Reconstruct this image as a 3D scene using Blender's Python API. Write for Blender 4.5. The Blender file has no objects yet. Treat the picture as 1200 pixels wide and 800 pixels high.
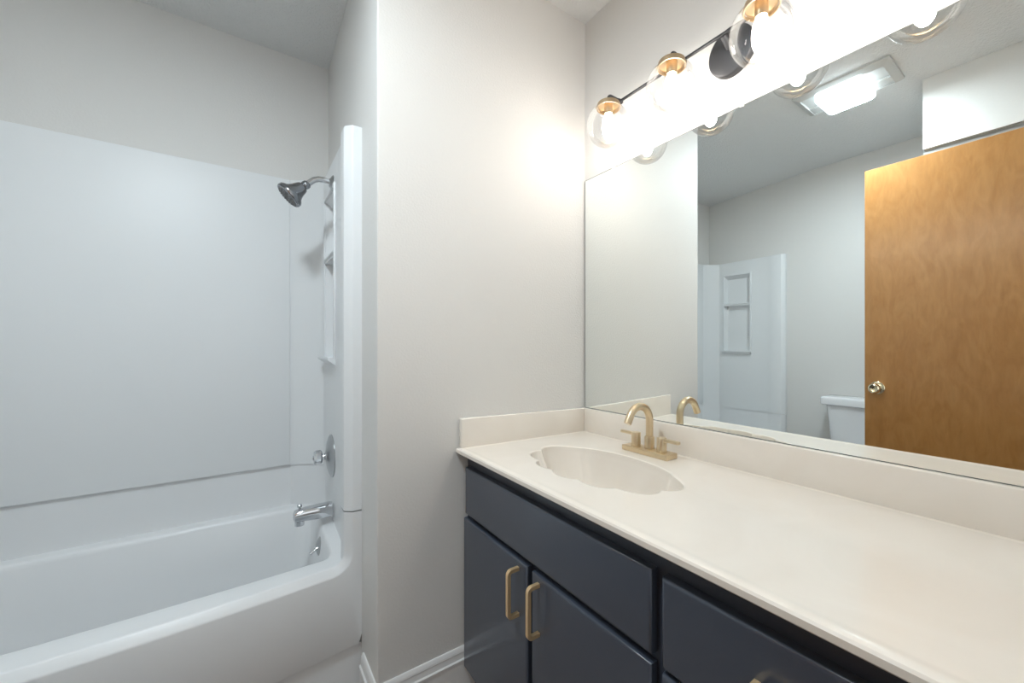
import bpy, bmesh, math, random
from mathutils import Vector, Matrix
random.seed(4)
SC = bpy.context.scene
COL = SC.collection
PI = math.pi

# ------------------------------------------------------------------ camera
cam_d = bpy.data.cameras.new('camera')
cam = bpy.data.objects.new('camera', cam_d); COL.objects.link(cam)
cam.location = (-1.0991, -1.2449, 1.1406)
cam.rotation_euler = (PI/2, 0, -math.atan2(.6046, .7966))
cam_d.sensor_fit = 'HORIZONTAL'; cam_d.sensor_width = 36
cam_d.lens = 36*478.2/1200
cam_d.shift_x = (600-650)/1200
cam_d.shift_y = 4.3/1200
cam_d.clip_start = .01
SC.camera = cam

# ------------------------------------------------------------------ light levels
BULB = 34.0            # emission of the four vanity bulbs
LENS = 118.0            # emission of the ceiling lens
HALL_FILL = 4.0             # watts of the added fill light in the hall behind the doorway
EXPOSURE = 0.57
BULB_C = (1.0, .93, .85)
LENS_C = (.81, .93, 1.0)
w = bpy.data.worlds.new('world'); SC.world = w; w.use_nodes = True
w.node_tree.nodes['Background'].inputs[0].default_value = (.8, .85, .9, 1)
w.node_tree.nodes['Background'].inputs[1].default_value = .3
SC.view_settings.view_transform = 'Standard'
SC.view_settings.look = 'None'
SC.view_settings.exposure = EXPOSURE
SC.view_settings.gamma = 1
SC.view_settings.use_curve_mapping = False
hl = bpy.data.lights.new('hall_fill_light', 'AREA'); hl.shape = 'RECTANGLE'; hl.size = 1.1; hl.size_y = 1.7  # unseen fill panel added in the hall to brighten the room; no window there
hl.energy = HALL_FILL; hl.color = (.93, .97, 1)
hlo = bpy.data.objects.new('hall_fill_light', hl); COL.objects.link(hlo)
hlo.location = (-1.10, -2.42, 1.35); hlo.rotation_euler = (PI/2, 0, 0)

# ------------------------------------------------------------------ materials
def mat(name, col, rough=.5, metal=0., spec=.5, coat=0., bump=None, vary=None, emit=None, coat_rough=.08, ior=None):
    m = bpy.data.materials.new(name); m.use_nodes = True
    nt = m.node_tree; b = nt.nodes['Principled BSDF']
    b.inputs['Base Color'].default_value = (*col, 1)
    b.inputs['Roughness'].default_value = rough
    b.inputs['Metallic'].default_value = metal
    b.inputs['Specular IOR Level'].default_value = spec
    b.inputs['Coat Weight'].default_value = coat
    b.inputs['Coat Roughness'].default_value = coat_rough
    tc = nt.nodes.new('ShaderNodeTexCoord')
    if bump:
        sc, strength, dist = bump
        n = nt.nodes.new('ShaderNodeTexNoise'); n.inputs['Scale'].default_value = sc; n.inputs['Detail'].default_value = 3
        bp = nt.nodes.new('ShaderNodeBump'); bp.inputs['Strength'].default_value = strength; bp.inputs['Distance'].default_value = dist
        nt.links.new(tc.outputs['Object'], n.inputs['Vector']); nt.links.new(n.outputs['Fac'], bp.inputs['Height'])
        nt.links.new(bp.outputs['Normal'], b.inputs['Normal'])
    if vary:
        sc, c2, det = vary
        n = nt.nodes.new('ShaderNodeTexNoise'); n.inputs['Scale'].default_value = sc; n.inputs['Detail'].default_value = det
        n.inputs['Distortion'].default_value = 1.2
        r = nt.nodes.new('ShaderNodeValToRGB')
        r.color_ramp.elements[0].position = .35; r.color_ramp.elements[1].position = .65
        r.color_ramp.elements[0].color = (*col, 1); r.color_ramp.elements[1].color = (*c2, 1)
        nt.links.new(tc.outputs['Object'], n.inputs['Vector']); nt.links.new(n.outputs['Fac'], r.inputs['Fac'])
        nt.links.new(r.outputs['Color'], b.inputs['Base Color'])
    if emit:
        b.inputs['Emission Color'].default_value = (*emit[0], 1); b.inputs['Emission Strength'].default_value = emit[1]
    return m

M = {}
M['wall'] = mat('wall_paint', (.74, .725, .70), .55, bump=(160, .22, .004))
M['ceiling'] = mat('ceiling_texture', (.76, .76, .75), .9, bump=(110, .6, .01))
M['floor'] = mat('vinyl_floor', (.27, .215, .18), .5, vary=(6, (.32, .26, .22), 4))
M['trim'] = mat('white_trim_paint', (.82, .81, .80), .35)
M['acrylic'] = mat('white_acrylic', (.80, .81, .815), .42)
M['tub'] = mat('tub_acrylic', (.80, .805, .81), .32)
M['cream'] = mat('cream_cultured_marble', (.82, .755, .675), .24, coat=.3, vary=(5, (.85, .79, .715), 5))
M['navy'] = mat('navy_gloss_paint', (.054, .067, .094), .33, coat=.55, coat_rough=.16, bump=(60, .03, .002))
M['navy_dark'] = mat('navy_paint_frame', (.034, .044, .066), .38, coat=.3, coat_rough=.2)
M['brass'] = mat('brushed_champagne_brass', (.74, .61, .42), .3, 1)
M['cup_brass'] = mat('lamp_brass', (.52, .40, .26), .4, 1)
M['pull'] = mat('gold_pull_metal', (.90, .66, .38), .4, .65)
M['black'] = mat('black_metal', (.045, .046, .05), .45, .3)
M['chrome'] = mat('chrome', (.66, .67, .69), .1, 1)
M['satin'] = mat('satin_chrome', (.48, .49, .50), .28, 1)
M['dark_chrome'] = mat('smoked_chrome', (.30, .31, .33), .18, 1)
M['nozzle'] = mat('shower_face_rubber', (.24, .245, .25), .5)
M['nickel'] = mat('polished_brass_nickel', (.84, .74, .52), .14, 1)
M['porcelain'] = mat('white_porcelain', (.84, .84, .85), .1, coat=.5)
M['mirror'] = mat('mirror_silver', (.93, .965, .955), .0, 1)
M['channel'] = mat('mirror_channel_metal', (.60, .59, .56), .3, .9)
M['mirror_edge'] = mat('mirror_glass_edge', (.16, .18, .17), .3, .2)
M['grey_plastic'] = mat('grille_plastic', (.60, .605, .59), .5)
M['slot'] = mat('grille_slot', (.30, .30, .29), .7)
M['track'] = mat('closet_track_metal', (.52, .52, .51), .35, .8)
M['lens'] = mat('light_lens', (.9, .9, .9), .4, emit=(LENS_C, LENS))
M['lens_rim'] = mat('light_lens_rim', (.9, .9, .9), .4, emit=(LENS_C, LENS*.03))
M['bulb'] = mat('frosted_bulb', (.9, .9, .9), .4, emit=(BULB_C, BULB))
M['drain'] = mat('drain_metal', (.7, .55, .35), .25, 1)
M['gasket'] = mat('dark_gap', (.05, .045, .04), .8)

def wood_mat():
    m = bpy.data.materials.new('birch_veneer'); m.use_nodes = True
    nt = m.node_tree; b = nt.nodes['Principled BSDF']; L = nt.links.new
    tc = nt.nodes.new('ShaderNodeTexCoord'); mp = nt.nodes.new('ShaderNodeMapping')
    mp.inputs['Scale'].default_value = (3, 3.6, 1.5)
    n1 = nt.nodes.new('ShaderNodeTexNoise'); n1.inputs['Scale'].default_value = 4.5; n1.inputs['Detail'].default_value = 8; n1.inputs['Distortion'].default_value = 1.5
    mp2 = nt.nodes.new('ShaderNodeMapping'); mp2.inputs['Scale'].default_value = (30, 30, 7)
    n2 = nt.nodes.new('ShaderNodeTexNoise'); n2.inputs['Scale'].default_value = 3; n2.inputs['Detail'].default_value = 4
    r1 = nt.nodes.new('ShaderNodeValToRGB')
    r1.color_ramp.elements[0].position = .3; r1.color_ramp.elements[0].color = (.48, .215, .06, 1)
    r1.color_ramp.elements[1].position = .72; r1.color_ramp.elements[1].color = (.58, .285, .09, 1)
    mx = nt.nodes.new('ShaderNodeMixRGB'); mx.blend_type = 'MULTIPLY'; mx.inputs[0].default_value = .22
    L(tc.outputs['Object'], mp.inputs[0]); L(mp.outputs[0], n1.inputs['Vector']); L(n1.outputs['Fac'], r1.inputs['Fac'])
    L(tc.outputs['Object'], mp2.inputs[0]); L(mp2.outputs[0], n2.inputs['Vector'])
    L(r1.outputs[0], mx.inputs[1]); L(n2.outputs['Fac'], mx.inputs[2]); L(mx.outputs[0], b.inputs['Base Color'])
    b.inputs['Roughness'].default_value = .34; b.inputs['Coat Weight'].default_value = .35; b.inputs['Coat Roughness'].default_value = .22
    return m
M['wood'] = wood_mat()

def glass_mat():
    m = bpy.data.materials.new('clear_globe_glass'); m.use_nodes = True
    nt = m.node_tree; L = nt.links.new
    for n in list(nt.nodes): nt.nodes.remove(n)
    out = nt.nodes.new('ShaderNodeOutputMaterial'); mx = nt.nodes.new('ShaderNodeMixShader')
    tr = nt.nodes.new('ShaderNodeBsdfTransparent'); tr.inputs[0].default_value = (.90, .905, .91, 1)
    gl = nt.nodes.new('ShaderNodeBsdfGlossy'); gl.inputs['Roughness'].default_value = .02; gl.inputs[0].default_value = (.95, .95, .95, 1)
    lw = nt.nodes.new('ShaderNodeLayerWeight'); lw.inputs['Blend'].default_value = .27
    mr = nt.nodes.new('ShaderNodeMath'); mr.operation = 'MULTIPLY'; mr.inputs[1].default_value = .5
    L(lw.outputs['Fresnel'], mr.inputs[0]); L(mr.outputs[0], mx.inputs[0])
    L(tr.outputs[0], mx.inputs[1]); L(gl.outputs[0], mx.inputs[2]); L(mx.outputs[0], out.inputs[0])
    return m
M['glass'] = glass_mat()

# ------------------------------------------------------------------ mesh helpers
def obj(name, bm, m, parent=None, smooth=False, loc=None):
    bmesh.ops.recalc_face_normals(bm, faces=bm.faces[:])
    me = bpy.data.meshes.new(name); bm.to_mesh(me); bm.free()
    if smooth is not False:
        for p in me.polygons: p.use_smooth = True
        try: me.set_sharp_from_angle(angle=math.radians(smooth if smooth is not True else 40))
        except Exception: pass
    me.materials.append(M[m])
    o = bpy.data.objects.new(name, me); COL.objects.link(o)
    if parent is not None:
        o.parent = parent
        pw = Vector((0, 0, 0)); q = parent
        while q is not None: pw += q.location; q = q.parent
        o.location = -pw
    if loc: o.location = loc
    return o
def thing(name, label, cat, loc=(0, 0, 0), group=None):
    o = bpy.data.objects.new(name, None); COL.objects.link(o); o.location = loc
    o.empty_display_size = .05
    tag(o, label, cat, group); return o
def tag(o, label=None, cat=None, group=None, kind=None):
    if label: o['label'] = label
    if cat: o['category'] = cat
    if group: o['group'] = group
    if kind: o['kind'] = kind
    return o
STRUCT_LABEL = {}
def struct(name, bm, m, label, cat, smooth=False):
    o = obj(name, bm, m, None, smooth); tag(o, label, cat, None, 'structure'); return o

def box(bm, x0, x1, y0, y1, z0, z1, bev=0, seg=2):
    vs = [bm.verts.new(p) for p in ((x0,y0,z0),(x1,y0,z0),(x1,y1,z0),(x0,y1,z0),(x0,y0,z1),(x1,y0,z1),(x1,y1,z1),(x0,y1,z1))]
    fs = [bm.faces.new([vs[i] for i in f]) for f in ((0,3,2,1),(4,5,6,7),(0,1,5,4),(1,2,6,5),(2,3,7,6),(3,0,4,7))]
    if bev:
        es = list({e for f in fs for e in f.edges})
        bmesh.ops.bevel(bm, geom=es, offset=bev, segments=seg, profile=.5, affect='EDGES')
    return bm
def B(*a, **k): return box(bmesh.new(), *a, **k)

def lathe(bm, prof, org=(0,0,0), axis=(0,0,1), n=32, close=False):
    """prof: list of (r, h) along the axis."""
    a = Vector(axis).normalized(); t = Vector((1,0,0)) if abs(a.x) < .9 else Vector((0,1,0))
    u = a.cross(t).normalized(); v = a.cross(u); o = Vector(org); rings = []
    for r, h in prof:
        if r < 1e-6: rings.append([bm.verts.new(o+a*h)])
        else: rings.append([bm.verts.new(o+a*h+(u*math.cos(2*PI*i/n)+v*math.sin(2*PI*i/n))*r) for i in range(n)])
    for A, C in zip(rings, rings[1:]):
        for i in range(n):
            j = (i+1) % n
            if len(A) == 1 and len(C) == 1: continue
            if len(A) == 1: bm.faces.new((A[0], C[i], C[j]))
            elif len(C) == 1: bm.faces.new((A[i], C[0], A[j]))
            else: bm.faces.new((A[i], C[i], C[j], A[j]))
    return bm
def tube(bm, pts, rad, n=16, cap=True, flat=None):
    """sweep a circle (or rectangle when flat=(w,h)) along points; rad may be a list"""
    pts = [Vector(p) for p in pts]; rings = []; up = None
    for i, p in enumerate(pts):
        d = (pts[min(i+1, len(pts)-1)]-pts[max(i-1, 0)]).normalized()
        if up is None:
            t = Vector((0,0,1)) if abs(d.z) < .9 else Vector((1,0,0)); up = (t-d*t.dot(d)).normalized()
        else: up = (up-d*up.dot(d)).normalized()
        s = d.cross(up); r = rad[i] if isinstance(rad, (list, tuple)) else rad
        rings.append([bm.verts.new(p+(up*math.cos(2*PI*k/n)+s*math.sin(2*PI*k/n))*r) for k in range(n)])
    for A, C in zip(rings, rings[1:]):
        for k in range(n): bm.faces.new((A[k], A[(k+1)%n], C[(k+1)%n], C[k]))
    if cap: bm.faces.new(rings[0]); bm.faces.new(rings[-1])
    return bm
def arc(c, r, a0, a1, n, plane='xz', y=0):
    out = []
    for i in range(n+1):
        a = math.radians(a0+(a1-a0)*i/n)
        p, q = c[0]+r*math.cos(a), c[1]+r*math.sin(a)
        out.append((p, y, q) if plane == 'xz' else (p, q, y))
    return out
def loft(bm, rings, closed=True, caps=(False, False)):
    R = [[bm.verts.new(p) for p in r] for r in rings]; n = len(R[0])
    for A, C in zip(R, R[1:]):
        for k in range(n if closed else n-1): bm.faces.new((A[k], A[(k+1)%n], C[(k+1)%n], C[k]))
    if caps[0]: bm.faces.new(R[0])
    if caps[1]: bm.faces.new(R[-1])
    return R
def prism(bm, poly, fn, lo, hi):
    """poly: 2D points; fn(p,q,t)->xyz, extruded from t=lo to t=hi"""
    loft(bm, [[fn(p, q, lo) for p, q in poly], [fn(p, q, hi) for p, q in poly]], True, (True, True)); return bm
def rrect(x0, x1, y0, y1, r, n=6, sub=1):
    out = []
    for cx, cy, a in ((x1-r, y1-r, 0), (x0+r, y1-r, 90), (x0+r, y0+r, 180), (x1-r, y0+r, 270)):
        for i in range(n+1):
            t = math.radians(a+90*i/n); out.append((cx+r*math.cos(t), cy+r*math.sin(t)))
    if sub > 1:
        q = []; m = len(out)
        for i, p in enumerate(out):
            q.append(p)
            if i % (n+1) == n:
                c = out[(i+1) % m]; q += [(p[0]+(c[0]-p[0])*k/sub, p[1]+(c[1]-p[1])*k/sub) for k in range(1, sub)]
        out = q
    return out

# ------------------------------------------------------------------ the room
W, FW, YB, YE = -.796, -2.268, .857, -1.285     # alcove end wall, far wall, alcove back wall, entry wall
H, HB = 2.441, 2.388                             # ceiling height, and where it sags over the tub
HX0, HX1, HY = -1.9, .1, -2.5                    # hall
TH = .1
struct('floor', B(FW-TH, TH, HY-TH, YB+TH, -.1, 0), 'floor', 'tan sheet floor beside the white baseboard', 'floor')
bm = bmesh.new()
prism(bm, [(YE-TH, H), (0, H), (YB+TH, HB), (YB+TH, H+.12), (YE-TH, H+.12)], lambda p, q, t: (t, p, q), FW-TH, TH)
struct('ceiling', bm, 'ceiling', 'white textured ceiling over tub and vanity', 'ceiling')
struct('wall_right', B(0, TH, HY, 0, 0, H+.05), 'wall', 'off white wall behind mirror and globe lights', 'wall')
# wall with the vanity's end against it, and the tub's plumbing wall, one solid corner
bm = bmesh.new()
box(bm, W, TH, 0, YB+TH, 0, H+.02, .004, 2)
struct('wall_back', bm, 'wall', 'off white wall between tub alcove and mirror', 'wall')
struct('wall_alcove', B(FW-TH, W+.01, YB, YB+TH, 0, H+.02), 'wall', 'grey-white wall above the long tub panel', 'wall')
struct('wall_left', B(FW-TH, FW, YE-TH, YB+TH, 0, H+.02), 'wall', 'pale grey wall behind toilet seen in mirror', 'wall')
# closet: side wall with header, opening faces the mirror
CX = -1.563
bm = bmesh.new()
box(bm, FW, CX-.09, -.8215, -.7415, 0, H+.02)
box(bm, CX-.09, CX, YE, -.7415, 2.10, H+.02)
box(bm, CX-.09, CX, YE, YE+.03, 0, 2.10)
struct('wall_closet', bm, 'wall', 'white closet header above the orange wooden door', 'wall')
bm = bmesh.new()
box(bm, CX-.075, CX-.012, YE+.03, -.7425, 2.088, 2.10)
box(bm, CX-.020, CX-.012, YE+.03, -.7425, 2.060, 2.092)
box(bm, CX-.045, CX-.040, YE+.03, -.7425, 2.066, 2.092)
box(bm, CX-.075, CX-.070, YE+.03, -.7425, 2.060, 2.092)
struct('trim_1', bm, 'track', 'grey metal sliding track under closet header', 'trim')
# entry wall with the doorway the camera looks through, and the hall
DX0, DX1, DZ = -1.492, -.735, 2.062
bm = bmesh.new()
box(bm, FW, DX0-.02, YE-TH, YE, 0, H+.02); box(bm, DX1+.02, 0, YE-TH, YE, 0, H+.02); box(bm, DX0-.02, DX1+.02, YE-TH, YE, DZ+.02, H+.02)
struct('wall_entry', bm, 'wall', 'off white wall around the entry doorway', 'wall')
bm = bmesh.new()
box(bm, DX0-.02, DX0, YE-TH, YE, 0, DZ+.02); box(bm, DX1, DX1+.02, YE-TH, YE, 0, DZ+.02); box(bm, DX0, DX1, YE-TH, YE, DZ, DZ+.02)
struct('trim_2', bm, 'trim', 'white jamb lining of the entry doorway', 'trim')
bm = bmesh.new()
box(bm, HX0-TH, HX0, HY, YE-TH, 0, H+.02); box(bm, HX0-TH, TH, HY-TH, HY, 0, H+.02); box(bm, HX0, 0, HY, YE-TH, H, H+.12)
struct('wall_hall', bm, 'wall', 'off white hall walls outside the doorway', 'wall')

# baseboards with an ogee top
BP = [(0, 0), (.013, 0), (.013, .118), (.0155, .120), (.0155, .124), (.011, .127), (.0095, .137), (.0085, .1435), (.010, .146), (.0085, .152), (.0055, .1585), (.0035, .161), (0, .161)]
bm = bmesh.new(); prism(bm, BP, lambda d, z, t: (t, -d, z), W, -.45)
struct('baseboard_back', bm, 'trim', 'white moulded baseboard left of the navy vanity', 'baseboard')
bm = bmesh.new(); prism(bm, BP, lambda d, z, t: (W-d, t, z), -.0155, .162)
struct('baseboard_alcove', bm, 'trim', 'short white baseboard between corner and tub', 'baseboard')

# ------------------------------------------------------------------ bathtub
XM = (W+FW)/2; HWX = (W-FW)/2
def bow(x): 
    t = min(1, abs(x-XM)/(HWX-.05)); return .045*(1-t**2.2)
tub = thing('bathtub', 'white alcove bathtub with plain front apron', 'bathtub', (XM, .5, 0))
TOP, SEAM = .437, .604
FLP = [(.0, .192), (.024, .192), (.0275, .1928), (.030, .1945), (.0475, .2105), (.0493, .2125), (.050, .216), (.050, .262), (.0465, .285), (.040, .312), (.036, .330)]   # distance out from the end wall, y
def bend(bm):
    """the front of the tub bows out a little towards the middle"""
    for v in bm.verts:
        y = v.co.y
        k = 1 if y < .218 else (1-.5*(y-.218)/.067 if y < .285 else max(0, .5*(1-(y-.285)/.3)))
        v.co.y -= bow(v.co.x)*k
    return bm
# front: the lip runs down one column, round the fillet, along the rim and up the other column
RF = .034
def half(s, wx):
    e = wx+s*.050; c = (e+s*RF, TOP+RF)
    P = [((e, SEAM-(SEAM-TOP-RF)*k/3), (s, 0)) for k in range(3)]
    P += [((c[0]-s*RF*math.cos(a), c[1]-RF*math.sin(a)), (s*math.cos(a), math.sin(a))) for a in [PI/2*k/9 for k in range(10)]]
    O = [(wx, p[1]) for p, n_ in P[:3]]
    for k in range(10):
        t = k/9
        O.append((wx, TOP+RF+(.172-TOP-RF)*t/.5) if t <= .5 else (wx+s*(.050+RF)*(t-.5)/.5, .172))
    return P, O
Pr, Or = half(-1, W); Pl, Ol = half(1, FW)
xa, xb = Pr[-1][0][0], Pl[-1][0][0]
mid = [((xa+(xb-xa)*k/30, TOP), (0, 1)) for k in range(1, 30)]
path = Pr+mid+Pl[::-1]; outl = Or+[(p[0], .172) for p, n_ in mid]+Ol[::-1]
LIP = [(.026, .192), (.0225, .1928), (.020, .1945), (.0025, .2105), (.0007, .2125), (0, .2162)]
rows = [[(x, .2045, z-.006 if z < .2 else z) for x, z in outl], [(x, .1935, z) for x, z in outl], [(x, .192, z+.003 if z < .2 else z) for x, z in outl]]
for o_, y_ in LIP: rows.append([(p[0]-n_[0]*o_, y_, p[1]-n_[1]*o_) for p, n_ in path])
bm = bmesh.new(); loft(bm, rows, False); obj('apron', bend(bm), 'tub', tub, 40)
bm = bmesh.new(); n_ = 30
loft(bm, [[(W-2*HWX*k/n_, y, z) for k in range(n_+1)] for y, z in ((.2035, 0), (.2035, .17), (.23, .171))], False)
obj('apron_toe', bend(bm), 'tub', tub, 40)
# basin: rounded ring loops, its front rim, back ledge and end ledges
def zl(y): return TOP-.0003+.023*min(1, max(0, (y-.30)/.25))
def ringz(x0, x1, y0, y1, r, z, dz=0):
    return [(p, q, zl(q)+dz if z is None else z) for p, q in rrect(x0, x1, y0, y1, r, 8, 14)]
ex0, ex1 = FW+.016, W-.016
bm = bmesh.new()
loft(bm, [ringz(ex0, ex1, .2160, .850, .012, None), ringz(ex0+.050, ex1-.048, .274, .790, .035, None), ringz(ex0+.054, ex1-.052, .281, .785, .037, None, -.002), ringz(ex0+.058, ex1-.056, .286, .780, .04, None, -.007),
          ringz(ex0+.064, ex1-.060, .290, .775, .045, None, -.018), ringz(ex0+.114, ex1-.076, .305, .752, .07, .30), ringz(ex0+.174, ex1-.099, .335, .72, .11, .14),
          ringz(ex0+.214, ex1-.134, .37, .69, .12, .085), ringz(ex0+.3, ex1-.2, .43, .63, .09, .075)], True, (False, True))
obj('basin', bend(bm), 'tub', tub, 40)
def plan(side, inset, first=0):
    """plan line of one end: from the front flange to the chamfered back corner"""
    s = -1 if side > 0 else 1; wx = W if side > 0 else FW
    pts = [(wx+s*max(d-(inset if i > 7 else 0), 0), y) for i, (d, y) in enumerate(FLP) if i >= first]
    pts += [(wx+s*(.036-inset), .50), (wx+s*(.036-inset), .735), (wx+s*(.050-inset*.9), .757), (wx+s*(.130-inset*.5), .816+inset*.9), (wx+s*(.150-inset*.5), .826+inset)]
    return pts
full = plan(1, .006, 6)+list(reversed(plan(-1, .006, 6)))
bm = bmesh.new()
loft(bm, [[(x, y, .425) for x, y in full], [(x, y, SEAM) for x, y in full], [(x, y, .633) if y > .4 else (x, y, SEAM+.0012) for x, y in full]], False)
obj('upstand', bm, 'tub', tub, 24)
ov = bmesh.new(); OVX = W-.072
lathe(ov, [(0, .016), (.012, .016), (.028, .013), (.035, .008), (.0375, .004), (.0375, -.016)], (OVX, .50, .388), (-1, -.2, .12), 28)
ovo = obj('overflow_plate', ov, 'satin', tub, 40); ovo['label'] = 'chrome overflow plate'
bm = bmesh.new(); tube(bm, [(OVX-.004, .50, .390), (OVX-.018, .498, .386), (OVX-.040, .494, .373)], [.0045, .004, .005], 10)
obj('trip_lever', bm, 'chrome', ovo, 40)

# ------------------------------------------------------------------ tub surround panels
sur = thing('tub_surround', 'white acrylic wall panels lining the tub alcove', 'shower surround', (XM, YB-.02, SEAM))
PT = 1.848
# back panel: a shallow tray standing proud of the corners
bm = bmesh.new(); bx0, bx1 = FW+.150, W-.150
box(bm, bx0, bx1, .820, YB-.001, .632, PT-.003, .003, 3)
obj('back_panel', bm, 'acrylic', sur, 40)
def end_panel(side):
    s = -1 if side > 0 else 1; wx = W if side > 0 else FW
    line = plan(side, 0)
    NY0, NY1, NZ0, NZ1 = .462, .690, 1.088, 1.735
    # y stations, with the niche edges inserted in the flat run
    L = []
    for x, y in line:
        L.append((x, y))
    i = [k for k, (x, y) in enumerate(L) if abs(y-.50) < 1e-6][0]
    fx = L[i][0]; L[i:i+1] = [(fx, NY0), (fx, NY1)]
    bm = bmesh.new()
    zs = [SEAM+.004, NZ0, NZ1, PT-.006, PT]
    cols = []
    for x, y in L:
        zbot = SEAM+.003 if y < .45 else (.606 if y < .735 else .632)
        cols.append([bm.verts.new((x, y, z if z > .7 else zbot)) for z in zs[:-1]]+[bm.verts.new((x if y < .2 else x-s*.004, y+(.0 if y < .7 else .004), PT))])
    for k in range(len(L)-1):
        for j in range(4):
            if L[k][1] == NY0 and L[k+1][1] == NY1 and j == 1: continue
            bm.faces.new((cols[k][j], cols[k+1][j], cols[k+1][j+1], cols[k][j+1]))
    # top return to the wall
    tops = [c[-1] for c in cols]; back = [bm.verts.new((wx if y < .8 else x, min(y, YB) if y < .7 else YB, PT)) for x, y in L]
    for k in range(len(L)-1): bm.faces.new((tops[k], tops[k+1], back[k+1], back[k]))
    bots = [c[0] for c in cols]; bb = [bm.verts.new((wx, y, c.co.z)) for (x, y), c in zip(L, bots)]
    for k in range(8, len(L)-1): bm.faces.new((bots[k], bots[k+1], bb[k+1], bb[k]))
    # recess of the niche
    d = .033; e = .016
    F = [(fx, NY0, NZ0), (fx, NY1, NZ0), (fx, NY1, NZ1), (fx, NY0, NZ1)]
    R = [(fx-s*d, NY0+e*.5, NZ0+.004), (fx-s*d, NY1-e, NZ0+.004), (fx-s*d, NY1-e, NZ1-.030), (fx-s*d, NY0+e*.5, NZ1-.030)]
    loft(bm, [F, R], True, (False, True))
    bmesh.ops.remove_doubles(bm, verts=bm.verts[:], dist=.0002)
    p = obj('end_panel', bm, 'acrylic', sur, 24)
    # frame lips and ledges
    fr = bmesh.new()
    for (y0, y1, z0, z1) in ((NY0-.012, NY0+.002, NZ0, NZ1+.012), (NY1-.002, NY1+.012, NZ0, NZ1+.012), (NY0, NY1, NZ1-.002, NZ1+.012)):
        a, b = sorted((fx-s*.002, fx+s*.006)); box(fr, a, b, y0, y1, z0, z1, .002, 2)
    obj('niche_frame', fr, 'acrylic', p, 35)
    def ledge(z, out, th, y0, y1):
        lb = bmesh.new()
        prof = [(-d, z), (out-.006, z+.001), (out-.002, z+.004), (out, z+.002), (out, z-th*.4), (out-.006, z-th*.7), (.002, z-th*1.6), (-d, z-th*1.3)]
        prism(lb, prof, lambda q, zz, t: (fx+s*q, t, zz), y0, y1)
        obj('ledge', lb, 'acrylic', p, 35)
    ledge(1.492, .007, .010, NY0, NY1)
    ledge(NZ0+.004, .026, .016, NY0-.014, NY1+.014)
    return p
end_panel(1); end_panel(-1)

# ------------------------------------------------------------------ shower head, mixer, spout (on the right end panel)
PX = W-.036
sh = thing('shower_head', 'dark bell-shaped shower head on curved chrome arm', 'shower head', (PX, .50, 1.755))
bm = bmesh.new(); lathe(bm, [(0, .014), (.014, .014), (.018, .010), (.026, .006), (.0295, .002), (.0295, 0)], (PX, .50, 1.755), (-1, 0, 0), 28)
obj('escutcheon', bm, 'satin', sh, 40)
bm = bmesh.new()
armp = [(PX-.004, .50, 1.756), (PX-.03, .50, 1.760), (PX-.048, .50, 1.7595), (PX-.062, .50, 1.754), (PX-.074, .50, 1.743), (PX-.088, .50, 1.729)]
tube(bm, armp, .0105, 18); obj('arm', bm, 'chrome', sh, 50)
hd = Vector((-.72, 0, -.69)).normalized(); h0 = Vector((PX-.083, .50, 1.734))
bm = bmesh.new(); lathe(bm, [(0, -.002), (.011, -.002), (.0145, .002), (.0155, .009), (.0145, .016), (.012, .020), (0, .020)], h0, hd, 24)
obj('swivel_nut', bm, 'dark_chrome', sh, 40)
bm = bmesh.new(); lathe(bm, [(0, .018), (.013, .018), (.019, .022), (.022, .030), (.026, .045), (.033, .060), (.042, .068), (.046, .073), (.0465, .082), (.044, .087), (.040, .088)], h0, hd, 36)
obj('bell', bm, 'dark_chrome', sh, 40)
bm = bmesh.new(); lathe(bm, [(.041, .084), (.040, .0875), (.036, .0885), (0, .0885)], h0, hd, 36)
t1 = hd.cross(Vector((0, 1, 0))).normalized(); t2 = hd.cross(t1)
for rr, nn in ((.008, 6), (.017, 12), (.026, 18), (.034, 22)):
    for k in range(nn):
        a = 2*PI*k/nn; p = h0+hd*.088+(t1*math.cos(a)+t2*math.sin(a))*rr
        lathe(bm, [(.0026, -.001), (.0024, .003), (0, .0036)], p, hd, 6)
obj('spray_face', bm, 'nozzle', sh, 40)

vz = .715
va = thing('shower_valve', 'round chrome shower valve with clear knob above tub spout', 'shower valve', (PX, .53, vz))
bm = bmesh.new(); lathe(bm, [(0, .020), (.02, .020), (.028, .018), (.050, .015), (.070, .009), (.078, .005), (.081, .0035), (.081, -.001)], (PX, .53, vz), (-1, 0, 0), 40)
obj('escutcheon', bm, 'satin', va, 40)
bm = bmesh.new(); lathe(bm, [(.015, .008), (.015, .024), (.012, .026), (.0105, .034), (0, .034)], (PX, .53, vz), (-1, 0, 0), 24)
obj('valve_stem', bm, 'chrome', va, 40)
bm = bmesh.new(); n = 40
rings = []
for r, h in ((.010, .030), (.022, .034), (.026, .040), (.026, .054), (.022, .060), (.010, .062)):
    rings.append([(PX-h, .53+(r*(1+.07*math.cos(8*2*PI*i/n)))*math.cos(2*PI*i/n), vz+(r*(1+.07*math.cos(8*2*PI*i/n)))*math.sin(2*PI*i/n)) for i in range(n)])
loft(bm, rings, True, (True, True)); kn = obj('knob', bm, 'chrome', va, 30)
bm = bmesh.new(); lathe(bm, [(.009, .061), (.008, .064), (0, .0645)], (PX, .53, vz), (-1, 0, 0), 16); obj('knob_cap', bm, 'chrome', kn, 40)

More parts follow.
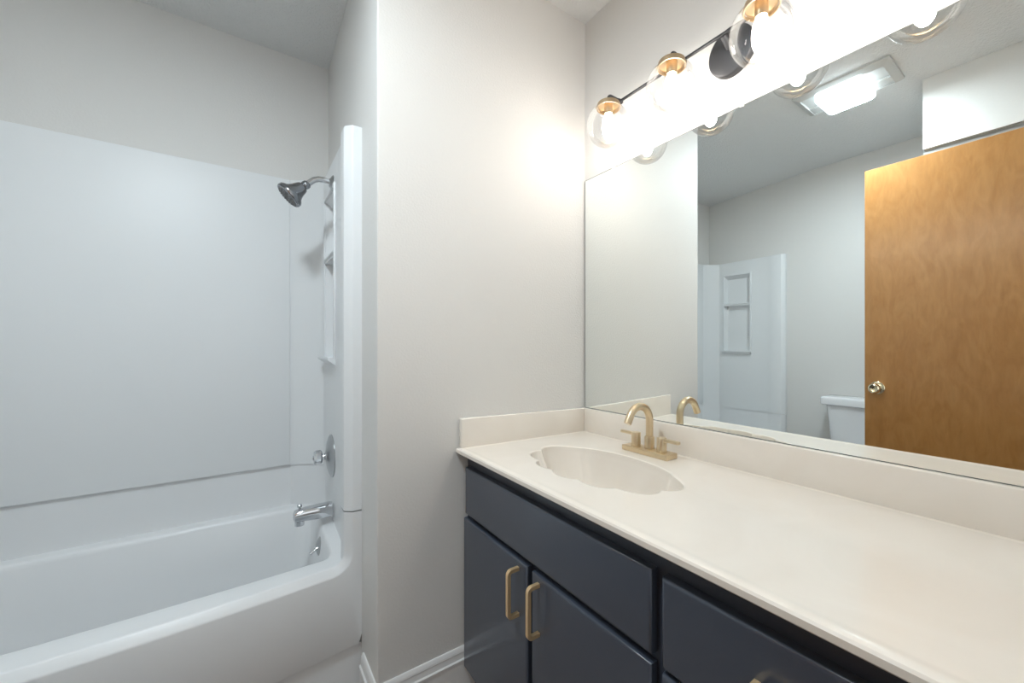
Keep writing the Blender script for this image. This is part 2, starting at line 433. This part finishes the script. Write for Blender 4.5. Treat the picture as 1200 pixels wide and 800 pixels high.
sp = thing('tub_spout', 'chrome tub spout with small diverter knob', 'tub spout', (PX, .53, .512))
bm = bmesh.new()
secs = [(.0, .511, .026, .026), (.004, .511, .027, .027), (.05, .511, .0265, .0265), (.085, .512, .025, .024), (.110, .512, .0235, .021), (.122, .511, .022, .0185), (.126, .510, .016, .012)]
rings = []
for d, zc, ry, rz in secs:
    rings.append([(PX-d, .53+ry*math.copysign(abs(math.cos(a))**.7, math.cos(a)), zc+rz*math.copysign(abs(math.sin(a))**.7, math.sin(a))) for a in [2*PI*i/28 for i in range(28)]])
loft(bm, rings, True, (True, True))
lathe(bm, [(.014, 0), (.0155, .02), (.0150, .030), (.011, .030), (.010, .012)], (PX-.106, .53, .504), (0, 0, -1), 24)
obj('spout_body', bm, 'chrome', sp, 40)
bm = bmesh.new(); lathe(bm, [(.004, 0), (.004, .010), (.008, .012), (.0085, .018), (.006, .021), (0, .0215)], (PX-.106, .53, .530), (0, 0, 1), 16)
obj('diverter_knob', bm, 'chrome', sp, 40)

# ------------------------------------------------------------------ vanity cabinet
VY1 = YE; VF = -.515            # face frame front
van = thing('vanity_cabinet', 'navy blue painted bathroom vanity with brass pulls', 'vanity', (-.27, -.64, 0))
bm = bmesh.new()
box(bm, VF+.02, -.002, -.018, -.002, 0, .778); box(bm, VF+.02, -.002, VY1+.002, VY1+.018, 0, .778)
box(bm, VF+.02, -.002, VY1+.018, -.018, .09, .106); box(bm, -.012, -.002, VY1+.018, -.018, .09, .778)
box(bm, VF+.02, -.012, -.800, -.784, .106, .60)
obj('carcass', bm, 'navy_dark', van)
obj('toe_board', B(VF+.075, VF+.09, VY1+.018, -.018, .0, .09), 'navy_dark', van)
bm = bmesh.new()
ST = [(-.002, -.040), (-.375, -.413), (-.758, -.820), (-1.225, VY1+.002)]
box(bm, VF, VF+.02, ST[2][0], ST[0][1], .735, .778); box(bm, VF, VF+.02, ST[3][0], ST[2][1], .735, .778)
box(bm, VF, VF+.02, ST[2][0], ST[0][1], .088, .125); box(bm, VF, VF+.02, ST[3][0], ST[2][1], .088, .125)
box(bm, VF, VF+.02, ST[2][0], ST[0][1], .570, .612)
for z in (.575, .355): box(bm, VF, VF+.02, ST[3][0], ST[2][1], z, z+.03)
for a, b in ((ST[0][0], ST[0][1]), (ST[2][0], ST[2][1]), (ST[3][0], ST[3][1])): box(bm, VF, VF+.02, b, a, .088, .778)
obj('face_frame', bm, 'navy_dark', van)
def front(name, y0, y1, z0, z1):
    bm = bmesh.new(); box(bm, VF-.019, VF-.0005, y0, y1, z0, z1)
    es = [e for e in bm.edges if all(v.co.x < VF-.01 for v in e.verts)]
    bmesh.ops.bevel(bm, geom=es, offset=.0075, segments=4, profile=.6, affect='EDGES')
    return obj(name, bm, 'navy', van, 50)
def pull(parent, c, vert=True, ln=.118):
    """square-section bar pull with rounded shoulders"""
    h = ln/2; r = .009; o = .030; x = VF-.019
    path = [(x+.001, -h)]+[(x-o+r-r*math.sin(a), -h+(r-r*math.cos(a))-0) for a in [PI/2*k/4 for k in range(5)]]
    path += [(p, -q) for p, q in reversed(path)]
    bm = bmesh.new(); wd = .0052; rings = []
    for i, (px, t) in enumerate(path):
        a = path[max(i-1, 0)]; b = path[min(i+1, len(path)-1)]
        d = Vector((b[0]-a[0], b[1]-a[1])).normalized(); nrm = Vector((-d.y, d.x))*.0046
        q = []
        for sg, ww in ((1, -wd), (1, wd), (-1, wd), (-1, -wd)):
            X, T = px+nrm.x*sg, t+nrm.y*sg
            q.append((X, c[0]+ww, c[1]+T) if vert else (X, c[0]+T, c[1]+ww))
        rings.append(q)
    loft(bm, rings, True, (True, True))
    bmesh.ops.bevel(bm, geom=[e for e in bm.edges if e.calc_face_angle(0) > .9], offset=.0012, segments=2, affect='EDGES')
    o_ = obj('handle', bm, 'pull', parent, 40); o_['label'] = 'gold bar pull'; return o_
front('false_drawer_front', -.778, -.021, .5985, .7475)
d1 = front('door', -.3835, -.0105, .098, .5815); pull(d1, (-.344, .503))
d2 = front('door', -.778, -.4045, .098, .5815); pull(d2, (-.4365, .503))
for z0, z1 in ((.590, .7455), (.372, .5805), (.098, .3625)):
    dr = front('drawer', -1.247, -.8005, z0, z1); pull(dr, (-1.024, (z0+z1)/2+.004), False)

# ------------------------------------------------------------------ vanity top with shell basin
XF = -.5565
def zc(x): return .7975+.0115*(-x/.5565)
top = thing('countertop', 'cream cultured marble vanity top with molded sink', 'countertop', (-.28, -.64, .79))
SX, SY, SA, SBB = -.3075, -.4055, .142, .249
hx, hy = -.175, -.42            # the shell's hinge
ths = sorted(set([2*PI*i/264 for i in range(264)]))
rx0, rx1, ry0, ry1 = XF, -.003, VY1+.002, -.003
def rect_hit(dx, dy, ins):
    ts = []
    if dx > 1e-9: ts.append((rx1-ins-SX)/dx)
    if dx < -1e-9: ts.append((rx0+ins-SX)/dx)
    if dy > 1e-9: ts.append((ry1-ins-SY)/dy)
    if dy < -1e-9: ts.append((ry0+ins-SY)/dy)
    return min(ts)
for cx_, cy_ in ((rx0, ry0), (rx0, ry1), (rx1, ry0), (rx1, ry1)): ths.append(math.atan2((cy_-SY), (cx_-SX)) % (2*PI))
ths = sorted(set(round(t, 6) for t in ths))
def lobes(x, y):
    a = math.atan2(y-hy, -(x-hx)); return a
def rimpt(t):
    # direction t is the true direction from the basin centre
    dx, dy = math.cos(t), math.sin(t)
    r = 1/math.sqrt((dx/SA)**2+(dy/SBB)**2)
    x, y = SX+dx*r, SY+dy*r
    a = lobes(x, y)
    front_w = min(1, max(0, (-(x-hx)-.02)/.06)) if x < hx else 0
    w_ = abs(math.cos(a*8))**.8
    r *= 1+.11*(w_-.6)*front_w
    return dx*r, dy*r, front_w, a
R_ = [rimpt(t) for t in ths]
bm = bmesh.new(); rings = []
def rr(ins, dz):
    q = []
    for t in ths:
        dx, dy = math.cos(t), math.sin(t); k = rect_hit(dx, dy, ins); x, y = SX+dx*k, SY+dy*k
        q.append((x, y, zc(x)+dz))
    return q
rings.append([(SX+a*1.0, SY+b*1.0, zc(SX+a)-.0022) for a, b, f, g in R_])
rings.append([(SX+a*1.012, SY+b*1.012, zc(SX+a*1.012)-.0007) for a, b, f, g in R_])
for k_ in (1.03, 1.045, 1.07): rings.append([(SX+a*k_, SY+b*k_, zc(SX+a*k_)) for a, b, f, g in R_])
rings += [rr(.03, 0), rr(.024, 0), rr(.018, .0011), rr(.008, .0011), rr(.003, -.0006), rr(0, -.004), rr(0, -.0135), rr(.003, -.0165), rr(.03, -.0165)]
loft(bm, rings, True)
obj('slab', bm, 'cream', top, 30)
bm = bmesh.new(); rings = []
D = .150
for s in (1.0, .992, .985, .975, .965, .93, .88, .81, .72, .62, .51, .40, .29, .19, .11, .075):
    q = []
    for a, b, f, g in R_:
        u = 1-s
        dep = D*(1-(1-min(1, u/.62))**2.6)**.8
        s2 = s*(1+(abs(math.cos(g*8))**.8-.6)*f*.26*math.sin(min(1, u/.45)*PI))
        fl = 0
        x, y = SX+a*s2+.018*u, SY+b*s2
        q.append((x, y, zc(SX)-.0022-dep-fl if u > .02 else zc(x)-.0022-dep))
    rings.append(q)
loft(bm, rings, True, (False, True))
obj('basin', bm, 'cream', top, 60)
bm = bmesh.new(); lathe(bm, [(.019, .004), (.022, .002), (.0225, -.002), (.012, -.001), (.012, .0), (0, .001)], (SX+.017, SY, zc(SX)-.0022-D+.002), (0, 0, 1), 28)
dr_ = obj('drain', bm, 'drain', top, 40); dr_['label'] = 'brass drain ring'
# back splash and side splash (rest on the slab)
bm = bmesh.new(); box(bm, -.0195, -.001, VY1+.003, -.0005, .7935, .8895, .0035, 3)
obj('backsplash', bm, 'cream', top, 40)
bm = bmesh.new(); box(bm, -.5455, -.0190, -.0195, -.001, .7925, .8895, .0035, 3)
for v in bm.verts: v.co.z += .0145*(-v.co.x-.019)/.5265
obj('side_splash', bm, 'cream', top, 40)

# ------------------------------------------------------------------ faucet
FX, FY, FZ = -.089, -.4015, .7998
fa = thing('faucet', 'brushed brass two-handle faucet behind the sink', 'faucet', (FX, FY, FZ))
obj('base_plate', B(FX-.026, FX+.026, FY-.089, FY+.089, FZ, FZ+.0165, .002, 2), 'brass', fa, 40)
bm = bmesh.new(); lathe(bm, [(.0155, .016), (.0155, .052), (.0145, .054), (.0125, .054)], (FX+.005, FY, FZ), (0, 0, 1), 28)
obj('spout_collar', bm, 'brass', fa, 40)
sx = FX+.005; ac = (sx-.047, .905)
path = [(sx, FY, FZ+.03), (sx, FY, .86)]+arc(ac, .047, 0, 152, 22, 'xz', FY)
lx, ly, lz = path[-1]; path += [(lx-.47*.012, FY, lz-.883*.012), (lx-.47*.026, FY, lz-.883*.026)]
bm = bmesh.new(); tube(bm, path, .0117, 24)
obj('spout', bm, 'brass', fa, 50)
for sg in (1, -1):
    bm = bmesh.new(); lathe(bm, [(0, .0165), (.0165, .0165), (.0165, .019), (.0150, .0195), (.0150, .058), (.0138, .0595), (0, .0595)], (FX, FY+sg*.051, FZ), (0, 0, 1), 28)
    h = obj('handle', bm, 'brass', fa, 40)
    bm = bmesh.new(); y0 = FY+sg*.050; y1 = FY+sg*.114
    box(bm, FX-.007, FX+.007, min(y0, y1), max(y0, y1), FZ+.0490, FZ+.0575, .0015, 2)
    obj('lever', bm, 'brass', h, 40)

# ------------------------------------------------------------------ mirror
MZ0, MZ1, MY0, MY1 = .8912, 1.801, -1.262, -.0085
mi = thing('wall_mirror', 'wide frameless wall mirror above the cream backsplash', 'mirror', (0, (MY0+MY1)/2, MZ0))
obj('mirror_glass', B(-.0058, -.0012, MY0, MY1, MZ0, MZ1), 'mirror', mi)
bm = bmesh.new()
for (y0, y1, z0, z1) in ((MY0-.0008, MY1+.0012, MZ1-.0002, MZ1+.0014), (MY1, MY1+.0014, MZ0, MZ1), (MY0, MY1, MZ0-.0014, MZ0+.0002)): box(bm, -.0062, -.001, y0, y1, z0, z1)
obj('ground_edge', bm, 'mirror_edge', mi)
for y in (-.166, -.66, -1.16): obj('mirror_clip', B(-.0085, -.0006, y-.006, y+.006, MZ1-.004, MZ1+.010, .0012, 2), 'trim', mi, 40)

# ------------------------------------------------------------------ vanity light, four globes
LY = [-.242, -.502, -.762, -1.022]; LX, GZ = -.106, 1.893
li = thing('vanity_light', 'black and brass four-globe vanity light above mirror', 'light fixture', (0, -.632, 1.99))
BX, BZ = -.050, 1.997
bm = bmesh.new(); lathe(bm, [(0, .020), (.062, .020), (.0655, .0185), (.067, .016), (.067, .001)], (0, -.632, 1.965), (-1, 0, 0), 48)
obj('backplate', bm, 'black', li, 40)
bm = bmesh.new(); tube(bm, [(-.02, -.632, 1.972), (BX, -.632, BZ-.004)], .010, 16); obj('stem', bm, 'black', li, 50)
bm = bmesh.new(); tube(bm, [(BX, LY[-1]-.008, BZ), (BX, LY[0]+.008, BZ)], .0048, 14); obj('bar', bm, 'black', li, 50)
GR = .0735
for y in LY:
    bm = bmesh.new()
    ec = (LX+.012, BZ-.012)
    tube(bm, [(BX+.004, y, BZ), (LX+.012, y, BZ)]+arc(ec, .012, 90, 180, 6, 'xz', y)[1:]+[(LX, y, BZ-.026)], .0058, 14)
    lathe(bm, [(0, -.009), (.0075, -.009), (.0075, .009), (0, .009)], (BX, y, BZ), (1, 0, 0), 16)
    obj('arm', bm, 'black', li, 50)
    # shallow brass cup over the globe's neck
    bm = bmesh.new(); lathe(bm, [(0, 1.9775), (.010, 1.9775), (.012, 1.9735), (.030, 1.9715), (.0385, 1.967), (.0405, 1.9595), (.0405, 1.9515), (.0385, 1.9515), (.0375, 1.964), (.012, 1.968), (0, 1.968)], (LX, y, 0), (0, 0, 1), 36)
    cup = obj('cup', bm, 'cup_brass', li, 40)
    bm = bmesh.new(); lathe(bm, [(0, 1.968), (.0155, 1.968), (.0155, 1.936), (.0140, 1.932), (0, 1.932)], (LX, y, 0), (0, 0, 1), 28)
    obj('socket', bm, 'cup_brass', cup, 40)
    bm = bmesh.new(); lathe(bm, [(0, 1.934), (.0115, 1.934), (.0125, 1.929), (.016, 1.922), (.0195, 1.911), (.0215, 1.898), (.0220, 1.886), (.0205, 1.870), (.0165, 1.857), (.010, 1.848), (0, 1.844)], (LX, y, 0), (0, 0, 1), 28)
    obj('light_bulb', bm, 'bulb', cup, True)
    bm = bmesh.new(); a0 = math.asin(.036/GR)
    prof = [(.036, GR*math.cos(a0)+.004)]+[(GR*math.sin(a0+(PI-a0)*k/28) if k < 28 else 0, GR*math.cos(a0+(PI-a0)*k/28)) for k in range(29)]
    lathe(bm, prof, (LX, y, GZ), (0, 0, 1), 48)
    obj('glass_globe', bm, 'glass', li, True)

# ------------------------------------------------------------------ ceiling fan light
fx0, fx1, fy0, fy1 = -1.458, -1.206, -.697, -.284
cl = thing('ceiling_fan_light', 'rectangular ceiling exhaust fan with glowing square lens', 'ceiling light', ((fx0+fx1)/2, (fy0+fy1)/2, H))
bm = bmesh.new()
outer = rrect(fx0, fx1, fy0, fy1, .008, 3); inn = rrect(fx0+.03, fx1-.03, fy0+.03, fy1-.03, .004, 3)
o2 = rrect(fx0+.004, fx1-.004, fy0+.004, fy1-.004, .008, 3)
loft(bm, [[(x, y, H-.0005) for x, y in outer], [(x, y, H-.010) for x, y in outer], [(x, y, H-.013) for x, y in o2], [(x, y, H-.026) for x, y in inn], [(x, y, H-.012) for x, y in inn]], True, (False, True))
obj('housing', bm, 'grey_plastic', cl, 30)
ly0, ly1 = -.592, -.383
for y0, y1 in ((fy0+.031, ly0+.004), (ly1-.004, fy1-.031)):
    for i in range(2):
        x = fx0+.066+(fx1-fx0-.132)*i
        obj('louver', B(x-.030, x+.030, y0, y1, H-.022+.006*i, H-.013, .002, 2), 'grey_plastic', cl)
bm = bmesh.new(); lx0, lx1 = fx0+.022, fx1-.022
loft(bm, [[(x, y, z) for x, y in rrect(lx0+i, lx1-i, ly0+i, ly1-i, .016, 5)] for z, i in ((H-.014, 0), (H-.052, 0), (H-.060, .004), (H-.064, .012))], True)
lr = obj('lens_rim', bm, 'lens_rim', cl, 60)
bm = bmesh.new(); loft(bm, [[(x, y, z) for x, y in rrect(lx0+i, lx1-i, ly0+i, ly1-i, .016, 5)] for z, i in ((H-.0635, .0115), (H-.065, .02))], True, (False, True))
obj('lens', bm, 'lens', cl, 60)

# ------------------------------------------------------------------ door (open, lying parallel to the mirror)
dx1 = -1.494; dx0 = dx1-.035
dr = struct('door_1', B(dx0, dx1, -1.268, -.525, .012, 2.048, .0015, 1), 'wood', 'orange brown flush wooden door seen open in mirror', 'door')
kz, ky = .922, -.578
for sg, xx in ((1, dx1), (-1, dx0)):
    bm = bmesh.new(); lathe(bm, [(0, .002), (.031, .0005), (.033, .003), (.030, .007), (.020, .010), (.013, .014), (.0105, .022), (.012, .026), (.020, .031), (.0255, .040), (.0265, .048), (.0245, .056), (.018, .062), (.014, .0615), (.010, .058), (0, .0575)], (xx, ky, kz), (sg, 0, 0), 32)
    o = obj('door_knob', bm, 'nickel', dr, 40); o['label'] = 'polished brass door knob'
bm = bmesh.new(); box(bm, dx0+.006, dx1-.006, -.5255, -.5235, kz-.028, kz+.028); obj('latch_plate', bm, 'nickel', dr)
for z in (.25, 1.05, 1.82):
    bm = bmesh.new(); lathe(bm, [(0, 0), (.006, 0), (.006, .09), (0, .09)], (dx1+.002, -1.270, z), (0, 0, 1), 12); obj('hinge', bm, 'nickel', dr, 40)

# ------------------------------------------------------------------ toilet against the far wall
TY = -.342; TX = FW
to = thing('toilet', 'white toilet tank beside the wooden door in mirror', 'toilet', (TX+.35, TY, 0))
def oval_ring(cx, rx, ry, z, n=36, egg=0): return [(cx+rx*math.cos(2*PI*i/n)*(1+egg*math.cos(2*PI*i/n)), TY+ry*math.sin(2*PI*i/n), z) for i in range(n)]
bm = bmesh.new()
loft(bm, [[(x, y, z) for x, y in rrect(TX+.02+i1, TX+.192-i1*1.4, TY-.224+i2, TY+.205-i2+.0, .035, 5)] for z, i1, i2 in ((.385, .012, .038), (.40, .008, .030), (.56, .004, .018), (.70, .001, .004), (.738, 0, 0))], True, (True, True))
tank = obj('tank', bm, 'porcelain', to, 40)
bm = bmesh.new()
loft(bm, [[(x, y, z) for x, y in rrect(TX+.012+i, TX+.206-i, TY-.236+i, TY+.236-i, .03, 5)] for z, i in ((.7345, .006), (.740, 0), (.776, 0), (.785, .004), (.790, .014))], True, (True, True))
obj('tank_lid', bm, 'porcelain', to, 40)
bm = bmesh.new(); tube(bm, [(TX+.19, TY-.15, .68), (TX+.215, TY-.15, .68), (TX+.22, TY-.11, .676), (TX+.22, TY-.07, .67)], [.011, .009, .007, .008], 12); obj('flush_lever', bm, 'chrome', to, 40)
bm = bmesh.new()
loft(bm, [oval_ring(TX+.36, .235, .115, 0), oval_ring(TX+.36, .225, .105, .03), oval_ring(TX+.35, .20, .095, .12), oval_ring(TX+.375, .215, .12, .22), oval_ring(TX+.42, .27, .168, .32), oval_ring(TX+.44, .285, .182, .375), oval_ring(TX+.44, .285, .182, .386), oval_ring(TX+.45, .235, .14, .386), oval_ring(TX+.45, .21, .12, .32), oval_ring(TX+.42, .10, .07, .22)], True, (True, True))
box(bm, TX+.03, TX+.24, TY-.10, TY+.10, .26, .386, .02, 3)
obj('bowl', bm, 'porcelain', to, 40)
bm = bmesh.new()
loft(bm, [oval_ring(TX+.46, .225, .135, .388), oval_ring(TX+.455, .265, .185, .388), oval_ring(TX+.455, .268, .188, .398), oval_ring(TX+.46, .222, .132, .402), oval_ring(TX+.46, .225, .135, .388)], True); obj('seat', bm, 'porcelain', to, 40)
bm = bmesh.new()
loft(bm, [oval_ring(TX+.455, .265, .185, .404), oval_ring(TX+.455, .268, .188, .412), oval_ring(TX+.455, .255, .175, .420)], True, (True, True)); obj('seat_lid', bm, 'porcelain', to, 40)
